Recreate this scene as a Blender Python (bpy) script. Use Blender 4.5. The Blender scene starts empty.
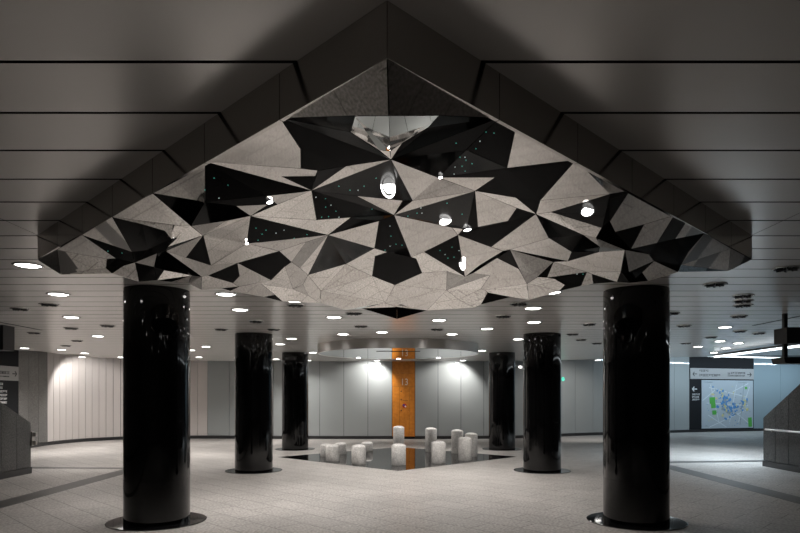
import bpy, bmesh, math, random
from mathutils import Vector, Matrix
random.seed(7)
scn = bpy.context.scene
COL = scn.collection

# ------------------------------------------------------------ camera, world, exposure
CX, CZ, F, HY = .045, 1.608, 610., 397.5
cam = bpy.data.objects.new('camera', bpy.data.cameras.new('camera'))
COL.objects.link(cam)
cam.location = (CX, 0, CZ); cam.rotation_euler = (math.pi/2, 0, 0)
cam.data.sensor_width = 36; cam.data.lens = F/800*36
cam.data.shift_y = (HY-266.5)/800
cam.data.clip_start = .05; cam.data.clip_end = 200
scn.camera = cam
w = bpy.data.worlds.new('world'); scn.world = w; w.use_nodes = True
w.node_tree.nodes['Background'].inputs[0].default_value = (.6, .58, .55, 1)
w.node_tree.nodes['Background'].inputs[1].default_value = .004
scn.view_settings.view_transform = 'Standard'; scn.view_settings.look = 'None'
scn.view_settings.gamma = 1; scn.view_settings.use_curve_mapping = False
scn.view_settings.exposure = 0.0
scn.cycles.use_denoising = True
scn.cycles.max_bounces = 8; scn.cycles.glossy_bounces = 5; scn.cycles.diffuse_bounces = 4
scn.cycles.sample_clamp_indirect = 4
CEIL = 3.0
WARM = (1, .955, .915); COOL = (.72, .88, 1)
# strength of the downlights
SPOT = 90.

# ------------------------------------------------------------ materials
def mat(name, col, rough=.5, metal=0, spec=.5, emit=None, es=0, coat=0, aniso=0):
    m = bpy.data.materials.new(name); m.use_nodes = True
    b = m.node_tree.nodes['Principled BSDF']
    b.inputs['Base Color'].default_value = (*col, 1)
    b.inputs['Roughness'].default_value = rough
    b.inputs['Metallic'].default_value = metal
    b.inputs['Specular IOR Level'].default_value = spec
    b.inputs['Coat Weight'].default_value = coat
    if emit:
        b.inputs['Emission Color'].default_value = (*emit, 1)
        b.inputs['Emission Strength'].default_value = es
    return m
def nodes(m): return m.node_tree.nodes, m.node_tree.links, m.node_tree.nodes['Principled BSDF']
def speckle(m, c1, c2, scale, c3=None, big=1.2, amt=.25, detail=6):
    """grain between two colours plus a soft large-scale variation of the stone"""
    N, L, b = nodes(m)
    tc = N.new('ShaderNodeTexCoord')
    n1 = N.new('ShaderNodeTexNoise'); n1.inputs['Scale'].default_value = scale; n1.inputs['Detail'].default_value = detail
    L.new(tc.outputs['Object'], n1.inputs['Vector'])
    r = N.new('ShaderNodeValToRGB'); r.color_ramp.elements[0].position = .35; r.color_ramp.elements[1].position = .65
    r.color_ramp.elements[0].color = (*c1, 1); r.color_ramp.elements[1].color = (*c2, 1)
    L.new(n1.outputs[0], r.inputs[0])
    n2 = N.new('ShaderNodeTexNoise'); n2.inputs['Scale'].default_value = big; n2.inputs['Detail'].default_value = 3
    L.new(tc.outputs['Object'], n2.inputs['Vector'])
    mp = N.new('ShaderNodeMapRange'); mp.inputs[1].default_value = .3; mp.inputs[2].default_value = .7
    mp.inputs[3].default_value = 1-amt; mp.inputs[4].default_value = 1+amt*.4
    L.new(n2.outputs[0], mp.inputs[0])
    mx = N.new('ShaderNodeMix'); mx.data_type = 'RGBA'; mx.blend_type = 'MULTIPLY'; mx.inputs[0].default_value = 1
    L.new(r.outputs[0], mx.inputs[6]); L.new(mp.outputs[0], mx.inputs[7])
    L.new(mx.outputs[2], b.inputs['Base Color'])
    return mx
M = {}
M['floor'] = mat('pale_granite', (.4, .38, .36), .42, spec=.4)
mx = speckle(M['floor'], (.25, .234, .22), (.55, .523, .497), 30, big=.9, amt=.14)
N_, L_, b_ = nodes(M['floor'])
tc = N_.new('ShaderNodeTexCoord'); mp = N_.new('ShaderNodeMapping'); mp.inputs['Rotation'].default_value = (0, 0, math.radians(45))
br = N_.new('ShaderNodeTexBrick'); br.inputs['Scale'].default_value = 1; br.inputs['Brick Width'].default_value = .85
br.inputs['Row Height'].default_value = .425; br.inputs['Mortar Size'].default_value = .008; br.inputs['Mortar Smooth'].default_value = .3
br.inputs['Color1'].default_value = (1, 1, 1, 1); br.inputs['Color2'].default_value = (.9, .9, .9, 1); br.inputs['Mortar'].default_value = (.38, .37, .36, 1)
L_.new(tc.outputs['Object'], mp.inputs[0]); L_.new(mp.outputs[0], br.inputs[0])
m2 = N_.new('ShaderNodeMix'); m2.data_type = 'RGBA'; m2.blend_type = 'MULTIPLY'; m2.inputs[0].default_value = 1
L_.new(mx.outputs[2], m2.inputs[6]); L_.new(br.outputs[0], m2.inputs[7]); L_.new(m2.outputs[2], b_.inputs['Base Color'])
M['ceil'] = mat('ceiling_aluminium', (.90, .875, .85), .22, metal=.35, spec=.9)
M['dark_gap'] = mat('gap_black', (.01, .01, .01), .8)
M['back'] = mat('dark_plenum', (.02, .02, .02), .9)
M['glass_wall'] = mat('back_painted_glass', (.36, .385, .385), .05, spec=.5)
M['glass_cool_light'] = mat('back_painted_glass_cool_light', (.30, .38, .42), .06, spec=.5)  # same grey glass, the blue of the cool light put into its colour
M['white_panel'] = mat('white_wall_panel', (.62, .58, .56), .4)
M['stone_wall'] = mat('speckled_granite', (.2, .2, .19), .35)
speckle(M['stone_wall'], (.11, .108, .105), (.27, .265, .255), 38, big=.8, amt=.2)
M['parapet'] = mat('dark_granite', (.1, .1, .1), .4)
speckle(M['parapet'], (.04, .04, .04), (.13, .128, .124), 42, big=.8, amt=.3)
M['black'] = mat('black_lacquer', (.002, .002, .0022), .045, spec=.5)
M['poolblack'] = mat('polished_black_granite', (.006, .006, .0065), .04, spec=.9)
M['band'] = mat('charcoal_granite', (.05, .048, .047), .4)
speckle(M['band'], (.03, .03, .03), (.075, .072, .07), 50)
M['base'] = mat('baseboard_dark', (.03, .03, .032), .3)
M['fascia'] = mat('dark_bronze_metal', (.42, .40, .38), .11, metal=1)
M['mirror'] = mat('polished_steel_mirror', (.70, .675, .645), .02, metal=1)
M['mirror_dim'] = mat('steel_mirror_dim_reflection', (.47, .45, .43), .03, metal=1)  # same steel, dimmed where the mirrored scene is darker
M['mirror_b'] = mat('steel_mirror_shaded_slight', (.60, .575, .55), .03, metal=1)  # same steel, lowered to set facets apart and shade the near ones
M['mirror_c'] = mat('steel_mirror_shaded_mid', (.525, .50, .475), .03, metal=1)  # same steel one step darker, shading put into the colour
M['bmatte'] = mat('matte_black', (.004, .004, .004), .7, spec=0)
M['mirror_dark'] = mat('steel_mirror_dark_reflection', (.25, .24, .23), .03, metal=1)  # darkest copy of the steel, for dim reflections
M['mirror_blue'] = mat('steel_mirror_blue_reflection', (.42, .62, .8), .02, metal=1)  # same steel, a blue reflection put into its colour
M['black_refl'] = mat('mirror_black_reflection', (.002, .002, .0022), .05)  # black stands in for dark surroundings reflected by a mirror facet
M['charcoal_refl'] = mat('mirror_charcoal_reflection', (.009, .009, .010), .15)  # charcoal stands in for a dark reflection in a mirror facet
M['star'] = mat('mirrored_star_white', (.8, .9, .9), .4, emit=(.75, .95, .95), es=.9)
M['star_t'] = mat('mirrored_star_teal', (.1, .6, .5), .4, emit=(.1, .75, .6), es=.6)
M['lamp'] = mat('lit_diffuser', (.9, .9, .9), .4, emit=(1, .97, .94), es=9)
M['lamp_ring'] = mat('lamp_rim', (.6, .6, .6), .25, metal=.8)
M['strip'] = mat('lit_tube', (.9, .9, .9), .4, emit=(.86, .95, 1), es=2.6)
M['steel'] = mat('brushed_steel', (.62, .6, .575), .3, metal=1)
M['under'] = mat('mirrored_underside', (.78, .8, .82), .02, metal=1)
M['stone'] = mat('white_terrazzo', (.62, .6, .58), .5)
speckle(M['stone'], (.58, .565, .545), (.84, .82, .79), 30, big=5, amt=.15)
M['orange'] = mat('orange_panel', (.66, .235, .03), .35)
speckle(M['orange'], (.60, .20, .022), (.70, .255, .035), 8, big=2, amt=.15)
M['letter'] = mat('pale_lettering', (.8, .72, .6), .5)
M['sign_light'] = mat('light_sign_face', (.36, .36, .36), .4)
M['sign_dark'] = mat('charcoal_sign_face', (.014, .015, .017), .6, spec=.15)
M['ink'] = mat('dark_ink', (.02, .02, .02), .5)
M['white'] = mat('white_ink', (.75, .76, .77), .5)
M['map'] = mat('map_paper', (.44, .50, .55), .35)
M['mapblue'] = mat('map_blue', (.08, .26, .55), .4)
M['mapgreen'] = mat('map_green', (.10, .42, .08), .4)
M['mapyellow'] = mat('map_yellow', (.62, .58, .28), .4)
M['maproad'] = mat('map_road', (.66, .72, .76), .4)
M['mapgrey'] = mat('map_grey', (.28, .34, .38), .4)
M['red'] = mat('red_paint', (.55, .03, .02), .4)
M['bluep'] = mat('blue_paint', (.05, .05, .3), .4)
M['green'] = mat('green_sign', (.05, .6, .4), .4, emit=(.15, .9, .65), es=.7)
M['plastic'] = mat('black_plastic', (.012, .012, .013), .4)
M['black_refl'].node_tree.nodes['Principled BSDF'].inputs['IOR'].default_value = 1.035
M['charcoal_refl'].node_tree.nodes['Principled BSDF'].inputs['IOR'].default_value = 1.09
M['orb'] = mat('mirrored_lamp_glow', (1, 1, 1), .3, emit=(1, .98, .95), es=5)  # glow for the lamp reflections built on the facets

# ------------------------------------------------------------ helpers
def obj(name, bm, m, parent=None, smooth=False, loc=None):
    me = bpy.data.meshes.new(name); bm.normal_update(); bm.to_mesh(me); bm.free()
    for x in (m if isinstance(m, (list, tuple)) else [m]): me.materials.append(x)
    o = bpy.data.objects.new(name, me); COL.objects.link(o)
    if smooth:
        for p in me.polygons: p.use_smooth = len(p.vertices) == 4 or smooth == 2
    if parent is not None: o.parent = parent
    if loc is not None: o.location = loc
    return o
def tag(o, label=None, cat=None, group=None, kind=None):
    if label: o['label'] = label
    if cat: o['category'] = cat
    if group: o['group'] = group
    if kind: o['kind'] = kind
    return o
def empty(name, loc=(0, 0, 0), rz=0):
    o = bpy.data.objects.new(name, None); COL.objects.link(o); o.location = loc; o.rotation_euler = (0, 0, rz)
    o.empty_display_size = .1
    return o
def box(bm, x0, x1, y0, y1, z0, z1, mi=0, M4=None, side=None):
    vs = [bm.verts.new((x, y, z)) for z in (z0, z1) for x, y in ((x0, y0), (x1, y0), (x1, y1), (x0, y1))]
    if M4 is not None:
        for v in vs: v.co = M4 @ v.co
    for q, f in enumerate(((3, 2, 1, 0), (4, 5, 6, 7), (0, 1, 5, 4), (1, 2, 6, 5), (2, 3, 7, 6), (3, 0, 4, 7))):
        fc = bm.faces.new([vs[i] for i in f]); fc.material_index = mi if side is None or q == 0 else side
def lathe(bm, prof, seg=64, c=(0, 0), mi=0, cap=True):
    rings = []
    for r, z in prof:
        if r < 1e-6: rings.append([bm.verts.new((c[0], c[1], z))])
        else: rings.append([bm.verts.new((c[0]+r*math.cos(2*math.pi*k/seg), c[1]+r*math.sin(2*math.pi*k/seg), z)) for k in range(seg)])
    for a, b in zip(rings, rings[1:]):
        for k in range(seg):
            j = (k+1) % seg
            if len(a) == 1: f = bm.faces.new((a[0], b[k], b[j])) if False else bm.faces.new((a[0], b[j], b[k]))
            elif len(b) == 1: f = bm.faces.new((a[k], a[j], b[0]))
            else: f = bm.faces.new((a[k], a[j], b[j], b[k]))
            f.material_index = mi
    if cap and len(rings[0]) > 1: bm.faces.new(list(reversed(rings[0])))
    if cap and len(rings[-1]) > 1: bm.faces.new(rings[-1])
def prism(bm, pts, z0, z1, mi=0, side=None):
    a = [bm.verts.new((x, y, z0)) for x, y in pts]; b = [bm.verts.new((x, y, z1)) for x, y in pts]
    n = len(pts)
    A = sum(pts[i-1][0]*pts[i][1]-pts[i][0]*pts[i-1][1] for i in range(n))
    if A < 0: a.reverse(); b.reverse()
    bm.faces.new(list(reversed(a))).material_index = mi; bm.faces.new(b).material_index = mi
    for i in range(n):
        bm.faces.new((a[i], a[(i+1) % n], b[(i+1) % n], b[i])).material_index = mi if side is None else side
def P(x, y, Y): return Vector((CX+(x-400)/F*Y, Y, CZ+(HY-y)/F*Y))
def onfloor(x, y):
    Y = F*CZ/(y-HY); return CX+(x-400)/F*Y, Y
def onceil(x, y):
    Y = F*(CEIL-CZ)/(HY-y); return CX+(x-400)/F*Y, Y
def copy_tree(o, parent=None):
    c = o.copy(); COL.objects.link(c); c.parent = parent
    for ch in o.children: copy_tree(ch, c)
    return c
def text_mesh(s, size, name, m, parent, loc, rot, depth=.004, font_scale=(1, 1, 1)):
    cu = bpy.data.curves.new(name, 'FONT'); cu.body = s; cu.size = size; cu.extrude = depth; cu.align_x = 'CENTER'
    t = bpy.data.objects.new(name+'_curve', cu); COL.objects.link(t)
    me = bpy.data.meshes.new_from_object(t.evaluated_get(bpy.context.evaluated_depsgraph_get()))
    bpy.data.objects.remove(t); me.materials.clear(); me.materials.append(m)
    o = bpy.data.objects.new(name, me); COL.objects.link(o); o.parent = parent; o.location = loc; o.rotation_euler = rot; o.scale = font_scale
    return o

# ------------------------------------------------------------ the setting
bm = bmesh.new(); box(bm, -16, 24, -6.5, 33, -.12, 0); tag(obj('floor', bm, M['floor']), 'pale granite floor laid in diagonal tiles', kind='structure')

# far edge of the low ceiling, as seen: it curves with the wall
edge = [onceil(x, y) for x, y in ((-60, 343), (0, 347), (20, 350.5), (48, 353.5), (80, 356.2), (123, 359), (210, 361), (300, 361.3), (400, 361.3), (500, 361), (570, 360), (640, 358), (690, 357), (800, 355), (860, 354))]
def E_(x):
    e = edge
    if x <= e[0][0]: return e[0][1]
    for (a, b), (c, d) in zip(e, e[1:]):
        if a <= x <= c: return b+(d-b)*(x-a)/max(c-a, 1e-6)
    return e[-1][1]
edge.sort()
bm = bmesh.new()
PW = .4535; gap = .022
k = -18
XS = [-15.5, -12]+[-11.6+.4*i for i in range(78)]+[20, 23.5]
XS = sorted(set([round(x, 3) for x in XS if abs(abs(x)-3.06) > .15]+[-3.064, 3.064]))
while True:
    y0 = 2.53+PW*k+gap/2; y1 = y0+PW-gap
    if y0 > 24.5: break
    if y1 < 13:
        for a, b in ((-15.5, -3.064), (-3.058, 3.058), (3.064, 23.5)) if y0 < 5.1 else ((-15.5, 23.5),):
            box(bm, a, b, y0, y1, CEIL, CEIL+.03, side=1)
    else:
        run = []
        for x0, x1 in zip(XS, XS[1:]):
            e0, e1 = min(y1, E_(x0)), min(y1, E_(x1))
            if e0 > y0+.01 and e1 > y0+.01:
                prism(bm, [(x0, y0), (x1, y0), (x1, e1), (x0, e0)], CEIL, CEIL+.03, side=1)
    k += 1
ceiling = tag(obj('ceiling', bm, [M['ceil'], M['dark_gap']]), 'grey ceiling of long narrow metal strips', kind='structure')
bm = bmesh.new()
pts = [(-15.5, -6.5), (23.5, -6.5)]+[(23.5, edge[-1][1])]+[(x, y) for x, y in reversed(edge)]+[(-15.5, edge[0][1])]
prism(bm, pts, CEIL+.045, CEIL+.06)
obj('ceiling_plenum', bm, M['back'], ceiling)
bm = bmesh.new(); box(bm, -16, 24, -6.5, 33, 3.5, 3.56); box(bm, -15.9, 23.9, -6.5, -6.45, 3.02, 3.5)
tag(obj('ceiling_upper', bm, M['sign_dark']), 'higher dark ceiling beyond the metal strips', kind='structure')

def wallrun(name, pts, pw, m, z0=.12, z1=3.5, gapw=.014, thick=.03, label=None, base=True):
    """upright panels along a plan polyline, thin dark gaps between, dark backing"""
    bm = bmesh.new(); bb = bmesh.new(); bs = bmesh.new()
    for (ax, ay), (bx, by) in zip(pts, pts[1:]):
        L = math.hypot(bx-ax, by-ay); n = max(1, round(L/pw)); ang = math.atan2(by-ay, bx-ax)
        T = Matrix.Translation((ax, ay, 0)) @ Matrix.Rotation(ang, 4, 'Z')
        for i in range(n):
            box(bm, L*i/n+gapw/2, L*(i+1)/n-gapw/2, 0, thick, z0, z1, 0, T)
        box(bb, 0, L, thick+.01, thick+.06, 0, z1, 0, T)
        if base: box(bs, 0, L, -.02, thick, 0, z0-.01, 0, T)
    o = tag(obj(name, bm, m), label, kind='structure')
    obj('wall_backing', bb, M['dark_gap'], o)
    if base:
        s = 'baseboard_'+name.split('_', 1)[1]
        tag(obj(s, bs, M['base']), 'dark skirting along the '+label, kind='structure')
    else: bs.free()
    return o
def arc(a, c, b, n):
    """quadratic curve a..b with control c"""
    return [((1-t)**2*a[0]+2*t*(1-t)*c[0]+t*t*b[0], (1-t)**2*a[1]+2*t*(1-t)*c[1]+t*t*b[1]) for t in [i/n for i in range(n+1)]]
wallrun('wall_left_front', [(-11.75, -6.4), (-11.75, 16.6)], .9, M['stone_wall'], label='grey granite side wall on the left')
wallrun('wall_left_stone', [(-11.75, 18.86), (-11.8, 20.5)], .58, M['stone_wall'], label='speckled granite wall beside the left sign')
cv = arc((-11.8, 20.5), (-11.75, 24.1), (-7.5, 23.9), 21)
wallrun('wall_left_white', cv, .31, M['white_panel'], label='curved wall of white upright panels')
X0 = CX+(392-400)/F*23.6; X1 = CX+(415-400)/F*23.6
wallrun('wall_back_left', [(-7.5, 23.9), (-4, 23.65), (X0, 23.6)], .9, M['glass_wall'], label='grey glass panel wall left of the orange door')
wallrun('wall_back_right', [(X1, 23.6), (4.2, 23.8)]+arc((4.2, 23.8), (5.6, 24.4), (7.4, 25.6), 4)[1:]+[(13.42, 28.2)], .9, M['glass_wall'], label='grey glass panel wall right of the orange door')
wallrun('wall_right_blue', [(17.0, 29.25), (23.4, 31.2)], 1.6, M['glass_cool_light'], label='glass wall tinted for its cool light, right of the area map')
bm = bmesh.new(); box(bm, 23.3, 23.5, -6.5, 33, 0, 3.5); tag(obj('wall_right', bm, M['stone_wall']), 'plain stone side wall on the right', kind='structure')
bm = bmesh.new(); box(bm, -12, 23.5, -6.6, -6.4, 0, 3.5); tag(obj('wall_front', bm, M['stone_wall']), 'stone wall behind the viewer', kind='structure')

# dark inlaid floor bands
def band(name, pts, label):
    bm = bmesh.new(); prism(bm, pts, 0, .002); tag(obj(name, bm, M['band']), label, kind='structure')
band('trim_1', [(-6.16, -3), (-5.75, -3), (-5.75, 13.35), (-6.16, 13.75)], 'dark stone band inlaid lengthwise in the left floor')
band('trim_2', [(-11.4, 13.9), (-6.16, 13.76), (-5.75, 13.36), (-5.75, 13.95), (-11.4, 14.3)], 'dark stone band inlaid crosswise in the left floor')
band('trim_3', [(6.08, -3), (6.5, -3), (6.5, 14.9), (6.08, 14.4)], 'dark stone band inlaid lengthwise in the right floor')
band('trim_4', [(6.08, 14.45), (6.5, 14.95), (12.5, 15.6), (12.5, 16.05), (6.08, 15.25)], 'dark stone band inlaid crosswise in the right floor')
# narrow ceiling slots
for nm, x, y0, y1, lb in (('trim_5', -7.35, 8, 12.6, 'narrow dark slot in the ceiling at left'), ('trim_6', 6.88, 7, 11.8, 'narrow dark slot in the ceiling at right')):
    bm = bmesh.new(); box(bm, x-.03, x+.03, y0, y1, CEIL-.004, CEIL); tag(obj(nm, bm, M['dark_gap']), lb, kind='structure')

# ------------------------------------------------------------ mirrored canopy
CV=[(-0.0005,2.1355,2.7948),(-0.468,2.6075,2.8027),(0.0018,2.3959,2.7137),(0.4682,2.6078,2.8029),(-0.1364,2.4584,2.7425),(-0.1788,2.7302,2.7963),(-0.0579,2.9889,2.8207),(-0.0012,3.1329,2.8303),(-0.398,3.2951,2.8342),(-0.4817,3.2454,2.8263),(-0.4369,2.9696,2.8177),(-0.0044,3.0119,2.8251),(0.2036,2.4813,2.7551),(0.1707,2.6431,2.7801),(0.0544,2.8755,2.8077),(0.3697,3.0006,2.8255),(0.2656,3.4958,2.8688),(0.5582,2.6987,2.8047),(0.6112,3.2279,2.8224),(0.9328,3.0769,2.806),(-0.9414,3.0856,2.8018),(-0.4191,3.3706,2.8319),(-0.6072,3.3432,2.8192),(-0.4754,3.5872,2.8253),(-0.2408,3.2279,2.833),(-0.5266,3.5947,2.819),(-0.7425,3.5849,2.7922),(-1.0824,3.5266,2.7383),(-1.3962,3.5449,2.7964),(-1.3332,4.0224,2.7389),(-1.4319,3.9687,2.7303),(-1.8405,3.9935,2.7897),(-1.3284,4.2527,2.7374),(-1.5878,4.2932,2.6672),(-1.5205,4.1792,2.6939),(-1.5238,4.0721,2.7195),(-1.6546,4.0185,2.751),(-1.8591,4.6091,2.7225),(-2.1176,4.9781,2.7097),(-2.0324,4.7285,2.7359),(-2.2552,4.4123,2.7834),(-2.2475,4.9239,2.73),(-2.6736,4.8348,2.7771),(-2.325,4.9342,2.7283),(-2.4183,5.111,2.693),(-2.9339,5.3523,2.6872),(-2.4078,5.1951,2.6641),(-3.06,5.225,2.7858),(-2.2349,5.0388,2.6984),(-2.2397,5.3397,2.619),(-1.9531,4.9547,2.668),(-2.0451,5.2466,2.6143),(-1.7859,4.5961,2.693),(-1.6643,4.4558,2.6781),(-1.6804,5.3021,2.6597),(-1.7704,5.324,2.6728),(-1.9217,5.0835,2.6705),(-2.0127,5.4812,2.6458),(-1.8508,5.455,2.6275),(-1.8047,5.6985,2.6122),(-1.6047,4.7025,2.6873),(-1.5062,5.0065,2.6914),(-1.2801,4.974,2.7047),(-1.6219,5.2959,2.6654),(-0.9111,3.901,2.7687),(-1.0848,4.5045,2.7452),(-0.8997,4.7627,2.7518),(-0.9414,3.6691,2.7598),(-1.0973,3.9817,2.7601),(-0.7641,3.7388,2.7909),(-0.7131,3.7597,2.7975),(-0.5231,4.1499,2.8156),(-0.2895,4.1648,2.8369),(-0.4866,4.5038,2.8078),(-0.9982,4.5132,2.7548),(0.0043,4.1396,2.8465),(-0.2181,3.732,2.8408),(0.064,3.873,2.8581),(0.1238,3.8455,2.8493),(0.4945,3.6556,2.8455),(0.5739,3.3963,2.8329),(0.9045,3.7451,2.8175),(0.9388,4.0089,2.814),(0.754,3.7285,2.8304),(0.7972,3.9215,2.8263),(0.7864,4.1874,2.8196),(0.6019,4.3552,2.8253),(0.5272,4.3906,2.8316),(0.5028,4.433,2.8325),(0.4233,4.4373,2.8446),(0.4811,4.587,2.8299),(0.2428,5.0276,2.8072),(0.1383,5.1712,2.7991),(0.7622,4.8076,2.7941),(-0.1041,4.3298,2.8608),(-0.0627,5.0523,2.8131),(-0.1628,4.9715,2.8232),(-0.3643,5.3125,2.8055),(-0.4358,5.4313,2.7967),(-0.7877,5.5211,2.7167),(-0.6665,4.6172,2.785),(-0.8599,5.0873,2.7381),(-0.8212,5.2836,2.7297),(-0.9322,5.1837,2.7212),(-1.1239,5.5275,2.6727),(-1.4471,5.6532,2.6367),(-1.4703,5.5349,2.6469),(-1.358,5.3324,2.6701),(-1.5622,5.7668,2.6148),(-1.6132,5.6827,2.6244),(-1.2305,5.6176,2.6532),(-1.1755,5.9559,2.6088),(-1.2939,6.0052,2.5974),(-1.1456,6.1808,2.5807),(-0.9855,5.8748,2.6529),(-0.8741,5.7797,2.6787),(-0.8838,6.1582,2.6377),(-0.807,6.4968,2.6145),(-0.7434,6.088,2.6709),(-0.2192,5.7566,2.7546),(-0.1192,6.6788,2.6427),(0.0115,6.8036,2.6174),(-0.3862,6.9218,2.6179),(-0.5687,6.8069,2.5844),(-0.1668,5.1679,2.8068),(0.1816,5.2086,2.7949),(0.2481,5.6312,2.7573),(-0.0045,6.0392,2.7218),(0.5137,6.1484,2.6915),(0.4718,5.5394,2.7567),(0.6536,5.7117,2.7391),(0.8672,4.8692,2.7774),(0.7401,5.2998,2.7592),(0.9153,4.8262,2.779),(0.8603,5.1271,2.7805),(0.7151,5.5999,2.7509),(0.8743,5.6211,2.7368),(0.8509,6.0688,2.6875),(0.6589,6.4016,2.6365),(1.0806,5.3085,2.7263),(1.2261,5.6732,2.6682),(0.8931,6.0861,2.6806),(0.8432,6.5795,2.5788),(0.3533,6.9659,2.6015),(0.9272,6.1434,2.6655),(0.9051,6.4775,2.5956),(1.1637,6.1476,2.6208),(1.343,6.1378,2.589),(1.5537,5.7699,2.6154),(0.0041,8.3191,2.6786),(1.1439,4.499,2.7844),(1.2987,4.1676,2.7182),(1.3991,4.8024,2.7535),(1.4373,5.0552,2.7376),(1.471,4.3492,2.681),(1.5709,4.6773,2.7237),(1.395,4.2015,2.7066),(1.6991,4.4845,2.6924),(1.3387,5.1411,2.75),(1.8692,5.0351,2.648),(1.656,5.2552,2.6892),(1.3664,5.4834,2.6858),(1.2841,5.4972,2.6939),(1.4405,5.492,2.6749),(1.5615,5.6066,2.642),(1.7065,5.5994,2.6315),(1.707,5.2803,2.677),(1.79,5.5151,2.6342),(1.9496,5.3539,2.6217),(1.6379,5.6824,2.6234),(1.9033,4.9501,2.6264),(2.0322,5.2705,2.5973),(1.9509,4.6692,2.7064),(2.0629,4.8461,2.6924),(2.0446,5.0402,2.6408),(2.174,5.2367,2.6081),(2.3962,5.159,2.6694),(1.739,4.4733,2.697),(1.916,4.4409,2.7328),(2.0406,4.4265,2.7582),(2.247,4.4041,2.7957),(2.2921,4.7594,2.7432),(2.3637,5.0334,2.7013),(2.6623,4.8234,2.7862),(2.9297,5.3566,2.7188),(3.0601,5.225,2.79),(1.3726,3.5211,2.8029),(1.8374,3.9904,2.7986),(1.6767,4.0793,2.7649),(1.489,4.0969,2.7195),(1.3869,3.9072,2.7353),(1.9865,4.141,2.796),(1.3739,4.013,2.7231),(1.0141,3.915,2.7986),(1.2571,3.5208,2.7826)]
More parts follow.
